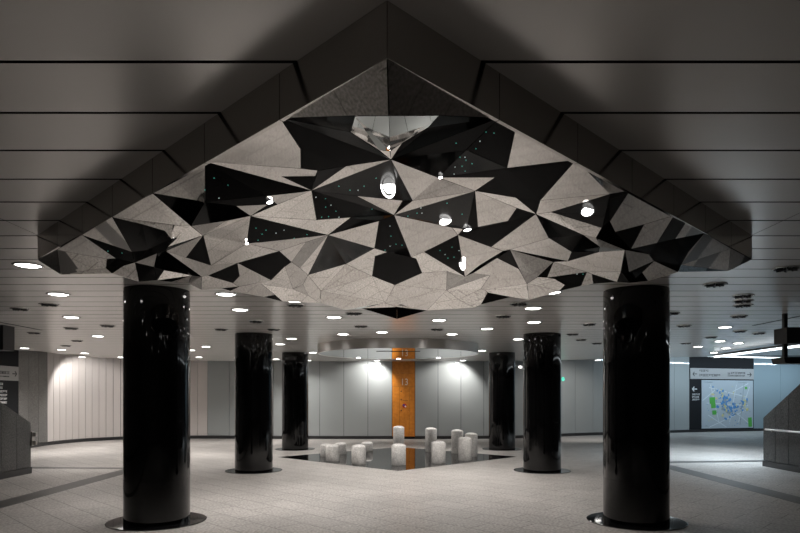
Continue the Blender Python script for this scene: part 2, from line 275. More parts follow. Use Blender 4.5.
CF=[('l',[[0,2,4],[4,1,0]]),('m2',[[12,2,0],[3,12,0]]),('k',[[1,4,5]]),('d',[[7,1,5],[5,6,7]]),('k',[[8,9,10],[24,8,10],[1,7,24],[1,24,10]]),('g',[[4,2,11],[6,5,4],[4,11,6]]),('l',[[6,11,7]]),('g',[[11,2,12],[12,13,14],[12,14,11]]),('l',[[11,14,7]]),('k',[[13,12,3],[13,3,7],[7,14,13]]),('k',[[15,16,7],[7,3,15]]),('k',[[18,15,3],[3,17,18]]),('d',[[16,15,18]]),('m',[[17,19,18]]),('m',[[9,20,1],[1,10,9]]),('m',[[9,8,21],[9,21,22],[20,9,22],[20,22,23]]),('k',[[22,21,23]]),('d',[[8,24,23],[8,23,21]]),('l',[[24,7,23]]),('k',[[26,27,20],[26,20,23],[23,25,26]]),('l',[[27,28,20]]),('l',[[30,31,28],[28,29,30]]),('l',[[29,32,33],[29,33,34],[30,29,34],[30,34,35],[30,35,36],[31,30,36]]),('k',[[39,31,36],[37,38,39],[37,39,36],[37,36,35],[35,34,37]]),('l',[[40,31,39]]),('k',[[39,38,41],[40,39,41]]),('m',[[43,42,40],[40,41,43]]),('l',[[45,42,43],[43,44,45]]),('w',[[45,44,46]]),('m2',[[47,42,45]]),('k',[[44,43,41],[46,44,41],[48,46,41],[41,38,48]]),('m',[[38,49,46],[46,48,38]]),('k',[[49,38,50],[50,51,49]]),('m2',[[38,52,50]]),('k',[[56,51,50],[56,50,52],[56,52,53],[55,56,53],[53,54,55]]),('l',[[56,55,51]]),('k',[[51,55,57]]),('l',[[55,58,57]]),('m2',[[54,59,58],[55,54,58]]),('k',[[52,38,37],[52,37,34],[53,52,34],[34,33,53]]),('k',[[32,53,33]]),('l',[[53,32,60]]),('k',[[32,61,60]]),('l',[[61,62,63],[60,61,63],[60,63,54],[53,60,54]]),('l',[[65,61,32],[32,64,65]]),('l',[[65,66,62],[65,62,61]]),('k',[[67,64,68],[27,67,68],[27,68,29],[28,27,29]]),('m',[[29,68,32]]),('l',[[68,64,32]]),('m',[[67,69,64]]),('k',[[26,69,67],[27,26,67]]),('m',[[70,26,25],[25,23,70]]),('k',[[69,26,70],[70,64,69]]),('l',[[70,23,71],[64,70,71]]),('l',[[71,72,73],[64,71,73]]),('k',[[74,65,64],[64,73,74]]),('m',[[100,66,65],[74,73,100],[65,74,100]]),('k',[[72,71,23],[23,75,72]]),('d',[[23,76,75]]),('l',[[76,77,75]]),('k',[[77,78,75]]),('d',[[7,77,76],[23,7,76]]),('d',[[7,78,77]]),('m',[[78,7,16],[16,79,78]]),('l',[[78,79,75]]),('l',[[16,80,79]]),('k',[[18,19,81],[81,82,83],[83,79,80],[18,81,83],[18,83,80],[16,18,80]]),('l',[[83,82,84],[79,83,84]]),('l',[[86,79,84],[84,85,86]]),('k',[[79,86,87]]),('k',[[84,82,85]]),('d',[[75,79,87],[87,88,89],[75,87,89]]),('l',[[89,88,90]]),('m',[[92,75,89],[89,90,91],[89,91,92]]),('k',[[82,93,90],[90,88,87],[90,87,86],[90,86,85],[90,85,82]]),('k',[[75,92,95],[94,75,95],[94,95,96]]),('k',[[94,73,72],[72,75,94]]),('l',[[73,94,96]]),('d',[[98,99,73],[73,96,97],[73,97,98]]),('l',[[66,100,101]]),('m2',[[102,101,100],[100,73,102]]),('l',[[73,99,102]]),('k',[[104,62,66],[66,101,103],[66,103,104]]),('l',[[105,106,107],[104,105,107],[62,104,107]]),('k',[[106,63,62],[62,107,106]]),('l',[[109,59,54],[106,105,109],[63,106,109],[63,109,54]]),('k',[[105,108,109]]),('m',[[110,111,112],[110,112,108],[110,108,105],[105,104,110]]),('k',[[112,111,113]]),('l',[[104,103,114],[104,114,110]]),('m',[[115,114,103],[99,115,103],[103,101,102],[103,102,99]]),('m',[[114,115,116]]),('l',[[111,110,114],[113,111,114],[113,114,116],[116,117,113]]),('l',[[118,117,116],[99,118,116],[115,99,116]]),('l',[[99,98,118]]),('l',[[98,119,118]]),('l',[[119,120,118]]),('l',[[123,117,118],[123,118,120],[120,121,122],[120,122,123]]),('l',[[124,119,98],[96,95,124],[97,96,124],[97,124,98]]),('k',[[125,126,127],[127,119,124],[125,127,124],[124,95,92],[124,92,125]]),('l',[[119,127,120]]),('l',[[127,128,120]]),('l',[[126,129,128],[127,126,128]]),('l',[[129,126,125],[125,92,91],[129,125,91],[91,130,129]]),('k',[[90,130,91]]),('l',[[130,90,93],[93,131,132],[93,132,130]]),('k',[[131,133,134],[132,131,134],[132,134,135],[135,130,132]]),('m2',[[128,129,130],[135,136,128],[130,135,128]]),('l',[[137,138,128],[128,136,137]]),('l',[[136,135,134],[136,134,139],[139,140,141],[136,139,141],[141,137,136]]),('l',[[143,128,138],[138,142,143]]),('l',[[120,128,143],[120,143,121]]),('l',[[142,138,137],[145,142,137],[144,145,137],[137,141,144]]),('k',[[144,146,145]]),('l',[[140,147,146],[141,140,146],[141,146,144]]),('l',[[140,148,147]]),('k',[[122,121,149]]),('k',[[121,143,149]]),('l',[[82,150,133],[93,82,133],[133,131,93]]),('k',[[82,151,150]]),('l',[[153,133,150],[150,152,153]]),('d',[[150,151,152]]),('k',[[152,151,154],[155,153,152],[154,155,152]]),('m',[[154,151,156],[154,156,157],[157,155,154]]),('l',[[155,157,159],[155,159,160],[153,155,160],[158,153,160]]),('m',[[158,160,161]]),('m2',[[162,140,139],[133,158,162],[133,162,139]]),('k',[[158,161,162]]),('k',[[133,139,134]]),('k',[[133,153,158]]),('l',[[163,164,148],[163,148,140],[163,140,162],[162,161,163]]),('k',[[163,160,165],[163,165,164]]),('k',[[161,160,163]]),('m',[[167,165,160],[160,166,167]]),('k',[[166,168,167]]),('l',[[159,168,166],[160,159,166]]),('k',[[169,148,164],[164,165,169]]),('k',[[171,168,159],[170,171,159],[157,170,159]]),('m2',[[170,157,172],[172,173,170]]),('k',[[174,175,171],[174,171,170],[170,173,174]]),('l',[[173,176,175],[173,175,174]]),('k',[[179,180,181],[179,181,182],[178,179,182],[182,176,173],[178,182,173],[178,173,172],[177,178,172],[157,177,172]]),('m2',[[180,183,182],[180,182,181]]),('m',[[183,184,182]]),('b',[[182,184,176]]),('m2',[[183,185,184]]),('m',[[186,187,188],[190,186,188],[188,189,190]]),('k',[[189,188,177],[157,156,189],[189,177,157]]),('m',[[178,177,188],[188,187,178]]),('d',[[187,191,179],[187,179,178]]),('m',[[191,180,179]]),('k',[[192,190,189],[189,156,192]]),('l',[[192,156,151],[193,192,151],[82,193,151]]),('d',[[192,193,194],[194,186,190],[194,190,192]]),('l',[[193,82,81],[81,194,193]]),('m',[[194,81,19],[19,186,194]])]
DOTS=[[61,-0.089,3.412,2.836],[61,-0.164,3.544,2.837],[61,-0.204,3.615,2.838],[61,-0.251,3.608,2.835],[61,-0.308,3.525,2.83],[57,-0.465,3.703,2.825],[57,-0.412,3.742,2.829],[57,-0.431,3.901,2.826],[57,-0.393,3.873,2.83],[57,-0.482,4.096,2.82],[57,-0.435,4.099,2.824],[57,-0.368,4.13,2.83],[57,-0.375,3.999,2.831],[57,-0.138,3.988,2.84],[55,-0.884,4.228,2.769],[55,-0.937,4.16,2.764],[55,-0.833,4.321,2.773],[55,-0.735,4.491,2.782],[55,-0.631,4.436,2.793],[55,-0.767,4.271,2.781],[55,-0.93,4.311,2.763],[55,-0.99,4.447,2.756],[71,0.344,3.878,2.844],[71,0.192,4.086,2.844],[71,0.159,4.088,2.844],[71,0.099,4.155,2.844],[71,0.182,3.984,2.846],[71,0.461,4.09,2.838],[75,-0.027,4.384,2.841],[75,-0.023,4.611,2.829],[75,0.013,4.813,2.819],[75,-0.035,4.876,2.819],[75,0.061,4.833,2.816],[75,-0.078,5.0,2.817],[104,0.371,4.971,2.806],[104,0.419,5.07,2.797],[104,0.46,4.871,2.81],[104,0.499,5.127,2.789],[104,0.524,4.951,2.801],[104,0.451,5.162,2.788],[10,0.312,2.903,2.819],[12,0.376,3.106,2.832],[11,0.415,2.974,2.822],[11,0.422,2.876,2.817],[11,0.435,2.765,2.812],[11,0.472,2.772,2.81],[12,0.386,3.151,2.835],[12,0.423,3.2,2.835],[12,0.341,3.28,2.848],[12,0.376,3.254,2.843],[12,0.401,3.336,2.847],[12,0.347,3.406,2.856],[12,0.351,3.112,2.835],[25,-2.226,4.743,2.747],[25,-2.129,4.77,2.738],[19,-1.037,3.383,2.759],[19,-0.951,3.268,2.784],[19,-0.996,3.507,2.755],[19,-0.906,3.372,2.783],[132,1.59,5.323,2.686],[131,1.638,5.309,2.683]]
MIRRORED_LAMPS=[[61,-0.025,3.573,2.844,0.038,0.059,0.04,0.03,-1.0],[71,0.358,4.249,2.837,0.038,0.021,-0.02,-0.02,-1.0],[104,0.585,5.316,2.771,0.022,0.044,-0.04,-0.07,-1.0],[153,1.205,3.804,2.771,0.034,0.025,-0.19,-0.07,-0.98],[52,-0.738,3.7,2.794,0.024,0.012,0.12,0.01,-0.99],[55,-1.075,4.495,2.746,0.015,0.011,0.11,-0.01,-0.99],[65,0.274,3.493,2.868,0.014,0.009,-0.11,0.01,-0.99],[74,0.532,4.436,2.83,0.036,0.011,-0.1,-0.03,-0.99]]

canopy = empty('mirror_canopy', (0, 5.2, 2.7))
tag(canopy, 'large diamond ceiling sculpture of tilted mirror facets with painted dark reflections in a dark metal frame', 'ceiling sculpture')
INV = Matrix.Translation((0, -5.2, -2.7))
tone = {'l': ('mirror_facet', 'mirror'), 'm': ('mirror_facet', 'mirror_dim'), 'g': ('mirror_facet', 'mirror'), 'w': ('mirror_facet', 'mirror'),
        'm2': ('dim_reflection_facet', 'mirror_dark'), 'b': ('mirror_facet', 'mirror_blue'), 'k': ('dark_reflection_facet', 'black_refl'), 'd': ('dark_reflection_facet', 'charcoal_refl')}  # dimmer and black tones paint in what the mirrors reflect
facets = []
for ti, (tn, trs) in enumerate(CF):
    nm, mk = tone[tn]
    bm = bmesh.new()
    ids = sorted({i for t in trs for i in t})
    # common outward (upward) offset for the sheet's thickness
    nn = Vector((0, 0, 0))
    for t in trs:
        a, b, c = [Vector(CV[i]) for i in t]; q = (b-a).cross(c-a)
        if q.z < 0: q = -q
        nn += q
    nn.normalize(); up = (nn+Vector((0, .6, .6))).normalized()*.012
    cen = sum((Vector(CV[i]) for i in ids), Vector())/len(ids)
    low = {}; top = {}
    for i in ids:
        p = Vector(CV[i]); d = cen-p
        p = p+d*min(.0035/max(d.length, .01), .3)
        low[i] = bm.verts.new(INV @ p); top[i] = bm.verts.new(INV @ (p+up))
    ed = {}
    for t in trs:
        a, b, c = [Vector(CV[i]) for i in t]
        t = list(t)
        if (b-a).cross(c-a).dot(cen-Vector((CX, 0, CZ))) > 0: t.reverse()
        try:
            bm.faces.new([low[i] for i in t]); bm.faces.new([top[i] for i in reversed(t)])
        except ValueError: continue
        for i, j in zip(t, t[1:]+t[:1]): ed[(i, j)] = 1
    for i, j in ed:
        if (j, i) not in ed:
            bm.faces.new((low[j], low[i], top[i], top[j]))
    if tn == 'l': mk = ('mirror', 'mirror_b', 'mirror_c')[(ti*5+ti//3) % 3] if cen.y > 3.6 else ('mirror_b', 'mirror_c')[ti % 2]  # near facets get only the dimmed copies
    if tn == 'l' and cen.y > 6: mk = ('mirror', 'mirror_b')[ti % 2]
    if tn == 'k' and max(Vector(CV[i]).y for i in ids) > 8.25: mk = 'bmatte'  # flat black paints the dark reflection on the tip facets
    if ti == 0: mk = 'mirror'
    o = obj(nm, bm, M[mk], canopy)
    facets.append(o)
    if tn in 'kd': o['label'] = 'mirror facet coloured as a black reflection'
    if tn == 'm2': o['label'] = 'mirror facet darkened for a dim reflection'
# tiny glowing dots standing in for lights mirrored in the dark facets
byf = {}
for fi, x, y, z in DOTS: byf.setdefault(fi, []).append((x, y, z))
for fi, ps in byf.items():
    for j, p in enumerate(ps):
        teal = (fi*7+j) % 3 != 0
        bm = bmesh.new(); r = .0034*(p[1]/4)**.6
        bmesh.ops.create_icosphere(bm, subdivisions=1, radius=r)
        for v in bm.verts: v.co += Vector(p)-Vector((0, 5.2, 2.7))
        s = obj('mirrored_star', bm, M['star_t' if teal else 'star'], facets[fi])
# glowing shapes standing in for downlights mirrored in the facets
for li, (fi, x, y, z, rx, rz, a, b, c) in enumerate(MIRRORED_LAMPS):
    if li in (4, 5, 6, 7): rx *= .7; rz *= .7
    # built lamp reflection: glowing rim, dark well, glowing bowl, leaning towards the camera
    bm = bmesh.new(); ns = 28
    T = Matrix.Translation((x, y-5.2-.03, z-2.7-.012)) @ Matrix.Rotation(math.radians(-14), 4, 'Y') @ Matrix.Rotation(math.radians(18), 4, 'X')
    rows = []
    for k in range(ns):
        t = 2*math.pi*k/ns; ct, st = math.cos(t), math.sin(t)
        rows.append([bm.verts.new(T @ Vector((rx*ct*(1+.11*math.cos(u)), .010*math.sin(u), rz*st*(1+.11*math.cos(u))))) for u in [2*math.pi*q/8 for q in range(8)]])
    for k in range(ns):
        for q in range(8): bm.faces.new((rows[k][q], rows[k][(q+1) % 8], rows[(k+1) % ns][(q+1) % 8], rows[(k+1) % ns][q]))
    sv = len(bm.verts)
    bmesh.ops.create_uvsphere(bm, u_segments=18, v_segments=10, radius=1)
    bm.verts.ensure_lookup_table()
    for v in bm.verts[sv:]: v.co = T @ Vector((v.co.x*rx*.80+rx*.10, v.co.y*.012, v.co.z*rz*.80+rz*.12))
    bmesh.ops.recalc_face_normals(bm, faces=bm.faces)
    o = obj('lamp_reflection', bm, M['orb'], facets[fi], smooth=2); o['label'] = 'glow painted in for a mirrored downlight'
# frame: dark metal panels round the diamond
fr = [((0, 2.135), (-3.06, 5.225)), ((0, 2.135), (3.06, 5.225)), ((0, 8.315), (-3.06, 5.225)), ((0, 8.315), (3.06, 5.225))]
cuts = [0, .154, .309, .455, .6, .736, .872, 1]
for (a, b) in fr:
    a = Vector((*a, 0)); b = Vector((*b, 0)); d = (b-a); L = d.length; d.normalize()
    inw = Vector((0, 5.225, 0))-(a+b)/2; inw.normalize()
    for s, e in zip(cuts, cuts[1:]):
        p0 = a+d*(L*s+.002); p1 = a+d*(L*e-.002)
        q0 = p0+inw*.02; q1 = p1+inw*.02
        bm = bmesh.new(); prism(bm, [(p.x, p.y-5.2) for p in (p0, p1, q1, q0)], (2.795 if a.y < 5 else 2.80)-2.7, 2.999-2.7)
        obj('frame_panel', bm, M['fascia'], canopy)
bm = bmesh.new(); prism(bm, [(0, 2.17-5.2), (-3.03, .025), (0, 8.28-5.2), (3.03, .025)], .27, .28)
obj('backing_board', bm, M['back'], canopy)

# ------------------------------------------------------------ columns
def make_column():
    root = empty('black_column')
    bm = bmesh.new(); r = .407
    zz = [.012, .56, 1.05, 1.53, 2.02, 2.5, 2.965]
    for a, b in zip(zz, zz[1:]): lathe(bm, [(r, a+.002), (r, b-.002)], 96, cap=False)
    lathe(bm, [(r-.003, .012), (r-.003, 3.0)], 96, cap=False)
    obj('shaft', bm, M['black'], root, smooth=True)
    bm = bmesh.new(); lathe(bm, [(.615, .001), (.615, .010), (.608, .013), (0, .013)], 96); obj('base_plate', bm, M['poolblack'], root, smooth=False)
    return root
c0 = make_column()
spots = [(-3.115, 7.94, 'front left black column, nearest on the left side'), (3.115, 7.94, 'front right black column, nearest on the right side'),
         (-3.17, 13.42, 'middle black column of the left row'), (3.17, 13.42, 'middle black column of the right row'),
         (-3.22, 19.0, 'farthest black column of the left row'), (3.22, 19.0, 'farthest black column of the right row')]
for i, (x, y, lb) in enumerate(spots):
    o = c0 if i == 0 else copy_tree(c0)
    o.location = (x, y, 0); tag(o, 'glossy '+lb, 'column', 'glossy black round columns')

# ------------------------------------------------------------ polished black diamond and stools
bm = bmesh.new(); prism(bm, [(0, 13.35), (3.2, 16.55), (0, 19.75), (-3.25, 16.45)], 0, .004)
tag(obj('black_floor_diamond', bm, M['poolblack']), 'polished black stone diamond set in the pale floor under the stools', 'floor inlay')
ST = [((325.6+339.5)/2, 461.8, 444.6, 'front one of the low trio at the left end of the ring'), (326.5, 457, 443.7, 'low one at the far left edge of the ring'),
      (340.5, 454.6, 442.5, 'low one at the back right of the left trio'), (358.7, 465, 444.6, 'one just left of the frontmost stool'),
      (367, 452, 441.7, 'lowest and smallest one, behind at left of the orange door'), (398.7, 466, 443.7, 'frontmost one at the near tip of the diamond'),
      (398.7, 450.5, 426, 'tallest one right behind the frontmost stool, before the orange door'), (438.5, 464, 441, 'one right of the frontmost stool'),
      (431, 452.3, 427.6, 'tall one at the back just right of the orange door'), (457.3, 453.8, 429.6, 'tall one at the back right'),
      (465, 461, 437, 'front one of the right trio'), (471.2, 457, 432.8, 'one at the far right end of the ring')]
for x, yb, yt, lb in ST:
    Y = F*CZ/(yb-HY)+.17; X = CX+(x-400)/F*Y; h = CZ-(yt-HY)/F*(Y-.05); r = .172
    bm = bmesh.new()
    prof = [(r-.006, 0), (r, .008), (r, h-.06), (r-.006, h-.047), (r-.02, h-.035), (r*.72, h-.017), (r*.4, h-.005), (0, h)]
    lathe(bm, prof, 48)
    o = obj('stone_stool', bm, M['stone'], smooth=2, loc=(X, Y, .004))
    tag(o, 'white stone stool, '+lb, 'stool', 'white stone bollard stools on the black diamond')

# ------------------------------------------------------------ suspended steel drum
root = tag(empty('steel_ceiling_ring', (0, 16.4, 2.768)), 'wide round brushed steel drum hanging from the ceiling over the stools', 'ceiling ring')
bm = bmesh.new(); R = 2.14
lathe(bm, [(R, .0), (R, .23)], 128, cap=False)
lathe(bm, [(R-.03, 0), (R-.0005, 0)], 128, cap=False); lathe(bm, [(R-.03, .23), (R-.03, 0)], 128, cap=False)
obj('steel_band', bm, M['steel'], root, smooth=True)
bm = bmesh.new(); lathe(bm, [(0, .004), (R-.03, .004), (R-.03, .02), (0, .02)], 96, cap=False)
obj('mirrored_underside', bm, M['under'], root)
for a in (52, 90, 128):
    lx, ly = 1.9*math.cos(math.radians(a)), 1.9*math.sin(math.radians(a))
    bm = bmesh.new(); lathe(bm, [(0, -.006), (.05, -.005), (.06, .003)], 20, c=(lx, ly), cap=False); lp = obj('small_lamp', bm, M['lamp'], root)
    l = bpy.data.lights.new('lamp_light', 'SPOT'); l.energy = 105; l.color = WARM; l.spot_size = math.radians(110); l.spot_blend = .8; l.shadow_soft_size = .06
    o = bpy.data.objects.new('lamp_light', l); COL.objects.link(o); o.parent = root; o.location = (lx, ly, -.02)
bm = bmesh.new(); box(bm, -.55, .55, -1.05, -.99, -.004, .004); obj('slot', bm, M['dark_gap'], root)

# ------------------------------------------------------------ orange door
d = tag(empty('door_1', ((X0+X1)/2, 23.6, 0)), 'tall orange door panel numbered 13 in the back wall', kind='structure')
wd = (X1-X0)/2
bm = bmesh.new(); zt = 2.02
box(bm, -wd+.01, wd-.01, 0, .04, zt+.006, 2.55); box(bm, -wd+.01, wd-.01, 0, .04, 2.556, 3.5)
box(bm, -wd+.01, -.155, 0, .04, .1, zt); box(bm, .225, wd-.01, 0, .04, .1, zt)
obj('panel', bm, M['orange'], d)
bm = bmesh.new(); box(bm, -.149, .219, 0, .04, .1, zt); lf = obj('door_leaf', bm, M['orange'], d)
bm = bmesh.new(); box(bm, -wd, wd, .045, .08, 0, 3.5); obj('backing', bm, M['dark_gap'], d)
bm = bmesh.new()
for z in (1.82, 1.5, 1.08): box(bm, -.11, -.07, -.012, 0, z, z+.05)
obj('latch', bm, M['ink'], lf)
bm = bmesh.new(); box(bm, -.03, .16, -.004, 0, 1.49, 1.5); obj('seam', bm, M['ink'], lf)
bm = bmesh.new(); bmesh.ops.create_cone(bm, cap_ends=True, segments=24, radius1=.085, radius2=.085, depth=.01, matrix=Matrix.Translation((.04, -.01, 1.29)) @ Matrix.Rotation(math.pi/2, 4, 'X'))
box(bm, -.03, .05, -.02, -.014, 1.28, 1.35, 1); box(bm, .05, .10, -.02, -.014, 1.23, 1.29, 2)
obj('round_notice', bm, [M['red'], M['bluep'], M['white']], lf)
text_mesh('13', .36, 'numeral', M['letter'], d, (.04, -.012, 2.09), (math.pi/2, 0, 0), .004, (.85, 1, 1))

# ------------------------------------------------------------ sign walls
def glyphs(bm, x0, x1, z0, z1, y=-.006, mi=0, n=None, rnd=None):
    """a short line of small upright characters"""
    rnd = rnd or random
    h = z1-z0; x = x0
    while x < x1-h*.4:
        wc = h*rnd.choice((.7, .85, .95))
        t = h*.16
        k = rnd.randrange(4)
        box(bm, x, x+wc, y, 0, z1-t, z1, mi)
        if k != 1: box(bm, x, x+wc, y, 0, z0, z0+t, mi)
        if k != 2: box(bm, x+wc*.4, x+wc*.4+t, y, 0, z0+t, z1-t, mi)
        else: box(bm, x, x+t, y, 0, z0, z1-t, mi); box(bm, x+wc-t, x+wc, y, 0, z0, z1-t, mi)
        if k != 3: box(bm, x+t, x+wc-t, y, 0, z0+h*.42, z0+h*.42+t, mi)
        x += wc*1.2
def arrow(bm, cx, cz, s, dirn, y=-.006, mi=0):
    t = s*.14
    box(bm, cx-s*.5, cx+s*.5, y, 0, cz-t/2, cz+t/2, mi)
    for sg in (-1, 1):
        T = Matrix.Translation((cx+dirn*s*.5, 0, cz)) @ Matrix.Rotation(sg*math.radians(45), 4, 'Y')
        if dirn > 0: box(bm, -s*.55, 0, y, 0, -t/2, t/2, mi, T)
        else: box(bm, 0, s*.55, y, 0, -t/2, t/2, mi, T)
# right: area map
ang = math.atan2(29.25-28.2, 17.0-13.42); Wm = math.hypot(17.0-13.42, 29.25-28.2)
mapb = tag(empty('area_map_board', (13.42, 28.2, 0), ang), 'wide wall board with a city area map under a pale arrow header', 'map board')
bm = bmesh.new(); box(bm, 0, Wm, 0, .06, .12, 3.5); obj('dark_surround', bm, M['sign_dark'], mapb)
bm = bmesh.new(); box(bm, 0, Wm, -.03, .07, 0, .11); obj('plinth', bm, M['base'], mapb)
bm = bmesh.new(); box(bm, .03, Wm-.03, -.04, 0, 2.47, 2.97); hd = obj('header_sign', bm, M['sign_light'], mapb)
bm = bmesh.new(); arrow(bm, .28, 2.70, .24, -1); arrow(bm, Wm-.3, 2.70, .24, 1)
glyphs(bm, .52, 1.05, 2.81, 2.9); glyphs(bm, .52, 1.75, 2.6, 2.7); glyphs(bm, 2.15, 2.35, 2.7, 2.78); glyphs(bm, 2.35, 3.2, 2.72, 2.81); glyphs(bm, 2.15, 3.2, 2.61, 2.67)
for v in bm.verts: v.co.y -= .04
obj('header_lettering', bm, M['ink'], hd)
bm = bmesh.new(); arrow(bm, .3, 2.0, .26, -1)
for z in (1.72, 1.6, 1.48): glyphs(bm, .16, .56, z, z+.07)
obj('side_lettering', bm, M['white'], mapb)
mx0, mx1, mz0, mz1 = .68, Wm-.06, .16, 2.42
bm = bmesh.new(); box(bm, mx0, mx1, -.025, 0, mz0, mz1); sheet = obj('map_sheet', bm, M['map'], mapb)
mw, mh = mx1-mx0, mz1-mz0
bm = bmesh.new(); rr = random.Random(4)
def mq(u, v, su, sv, a, mi, y=-.030):
    T = Matrix.Translation((mx0+u*mw, 0, mz0+v*mh)) @ Matrix.Rotation(a, 4, 'Y')
    box(bm, -su/2, su/2, y, -.024, -sv/2, sv/2, mi, T)
for u, v, L, a in ((.5, .2, 2.3, -.35), (.45, .75, 2.2, .2), (.25, .5, 1.9, 1.3), (.6, .45, 1.9, -1.35), (.5, .5, 2.4, .05), (.82, .5, 1.8, -1.2), (.3, .15, 1.2, .5), (.75, .85, 1.0, -.4), (.15, .7, 1.0, -.6), (.8, .2, .9, .6)):
    a2 = a; L2 = min(L, .92*mw if abs(a) < .8 else .92*mh); mq(u if L2 < 1.3 else .5 if abs(a) < .8 else u, v if abs(a) < .8 else .5, L2, .03, a2, 3, -.027)
mq(.78, .5, 2.0, .03, -1.45, 4, -.028)
for u, v, su, sv in ((.20, .58, .32, .30), (.22, .47, .26, .22), (.24, .33, .24, .2), (.94, .12, .22, .45), (.86, .84, .14, .12)): mq(u, v, su, sv, rr.uniform(-.1, .1), 1)
for i in range(95):
    c = rr.choice(((.42, .64), (.45, .45), (.55, .5), (.72, .45), (.8, .5), (.5, .35), (.35, .7)))
    u = min(.95, max(.05, rr.gauss(c[0], .07))); v = min(.93, max(.06, rr.gauss(c[1], .07)))
    mq(u, v, rr.uniform(.05, .15), rr.uniform(.05, .14), rr.uniform(-.6, .6), rr.choice((0, 0, 0, 2, 0, 4)), -.031-.0001*i)
for i in range(60):
    mq(rr.uniform(.04, .96), rr.uniform(.05, .9), rr.uniform(.03, .09), rr.uniform(.02, .05), rr.uniform(-.5, .5), rr.choice((0, 4, 4, 2)), -.029)
for u0, u1 in ((.03, .2), (.7, .88)):
    s0 = len(bm.verts); bm.verts.ensure_lookup_table(); g = bmesh.new(); glyphs(g, mx0+u0*mw, mx0+u1*mw, mz1-.13, mz1-.07, y=-.006)
    me_ = bpy.data.meshes.new('t'); g.to_mesh(me_); g.free()
    for v in me_.vertices: v.co.y -= .024
    for p in me_.polygons: p.material_index = 4
    bm.from_mesh(me_); bpy.data.meshes.remove(me_)
obj('map_print', bm, [M['mapblue'], M['mapgreen'], M['mapyellow'], M['maproad'], M['mapgrey']], sheet)
# left: guide sign, its face looks to the right (+x)
sg_ = tag(empty('guide_sign_wall', (-11.75, 16.6, 0), math.pi/2), 'dark guide sign wall with a pale arrow header at the left edge', 'sign')
bm = bmesh.new(); box(bm, 0, 2.26, 0, .06, .1, 3.5); obj('dark_surround', bm, M['sign_dark'], sg_)
bm = bmesh.new(); box(bm, 0, 2.26, -.02, .06, 0, .09); obj('plinth', bm, M['base'], sg_)
bm = bmesh.new(); box(bm, .3, 2.2, -.04, 0, 2.12, 2.55); hd = obj('header_sign', bm, M['sign_light'], sg_)
bm = bmesh.new(); arrow(bm, 2.0, 2.33, .2, 1); glyphs(bm, .9, 1.75, 2.31, 2.39); glyphs(bm, .9, 1.75, 2.22, 2.25)
for v in bm.verts: v.co.y -= .04
obj('header_lettering', bm, M['ink'], hd)
bm = bmesh.new()
for i, (z, e) in enumerate(((1.98, 1.55), (1.87, 1.5), (1.76, 1.72), (1.65, 1.7), (1.54, 1.72), (1.43, 1.7))): glyphs(bm, .9, e, z, z+.06)
glyphs(bm, 1.2, 1.4, 1.2, 1.28)
obj('side_lettering', bm, M['white'], sg_)
# green round sign on the back glass
p = P(571, 379, 25.0)
bm = bmesh.new(); bmesh.ops.create_cone(bm, cap_ends=True, segments=24, radius1=.085, radius2=.085, depth=.02)
o = obj('exit_marker', bm, M['green'], loc=(6.75, 25.08, p.z)); o.rotation_euler = (math.pi/2, 0, math.radians(33))
tag(o, 'small round green glowing sign on the back glass wall', 'sign')

# ------------------------------------------------------------ granite stair parapets
def parapet(name, xf, xo, y0, y1, z1, slope, label, rail):
    """xf = face towards the hall, y1 = far end; the top climbs towards the viewer"""
    root = tag(empty(name, (0, 0, 0)), label, 'stair parapet')
    n = round((y1-y0)/.47); yy = [y1-i*(y1-y0)/n for i in range(n+1)]
    top = lambda y: min(z1+slope*(y1-y), 2.6)
    bm = bmesh.new()
    for a, b in zip(yy, yy[1:]):
        a2, b2 = a-.006, b+.006
        vs = [(xf, a2, .14), (xf, b2, .14), (xf, b2, top(b2)), (xf, a2, top(a2))]
        A = [bm.verts.new(v) for v in vs]; B = [bm.verts.new((xo, v[1], v[2])) for v in vs]
        bm.faces.new(A); bm.faces.new(list(reversed(B)))
        for i in range(4): bm.faces.new((A[i], B[i], B[(i+1) % 4], A[(i+1) % 4]))
    bmesh.ops.recalc_face_normals(bm, faces=bm.faces)
    obj('granite_cladding', bm, M['parapet'], root)
    s = 1 if xo > xf else -1
    bm = bmesh.new(); xs = sorted((xf+s*.03, xo-s*.01)); box(bm, xs[0], xs[1], y0, y1-.03, 0, 1.0)
    obj('core', bm, M['dark_gap'], root)
    bm = bmesh.new(); xs = sorted((xf-s*.015, xo)); box(bm, xs[0], xs[1], y0, y1+.01, 0, .13); obj('plinth', bm, M['base'], root)
    if rail:
        bm = bmesh.new(); xr = xf-s*.07
        T = Matrix.Translation((xr, (rail[0]+rail[1])/2, rail[2])) @ Matrix.Rotation(math.pi/2, 4, 'X')
        bmesh.ops.create_cone(bm, cap_ends=True, segments=16, radius1=.02, radius2=.02, depth=rail[1]-rail[0], matrix=T)
        for y in (rail[1]-.25, rail[1]-1.6):
            box(bm, min(xr, xf), max(xr, xf), y-.012, y+.012, rail[2]-.05, rail[2]-.015)
            box(bm, xr-.012, xr+.012, y-.012, y+.012, rail[2]-.05, rail[2])
        obj('handrail', bm, M['steel'], root)
    return root
parapet('stair_parapet', -7.79, -8.11, 9.6, 12.95, 1.067, .46, 'dark granite stair parapet with a sloping top at the left edge', None)
parapet('stair_parapet', 8.56, 8.88, 9.2, 14.3, 1.127, .587, 'dark granite stair parapet with a steel handrail at the right edge', (9.4, 14.1, .87))
bm = bmesh.new(); box(bm, -7.77, -7.71, 12.98, 13.04, .60, .68); box(bm, -7.77, -7.71, 12.98, 13.04, .78, .86); box(bm, -7.81, -7.77, 12.955, 13.04, .58, .88)
tag(obj('steel_bracket', bm, M['steel']), 'small steel bracket on the end of the left granite parapet', 'bracket')

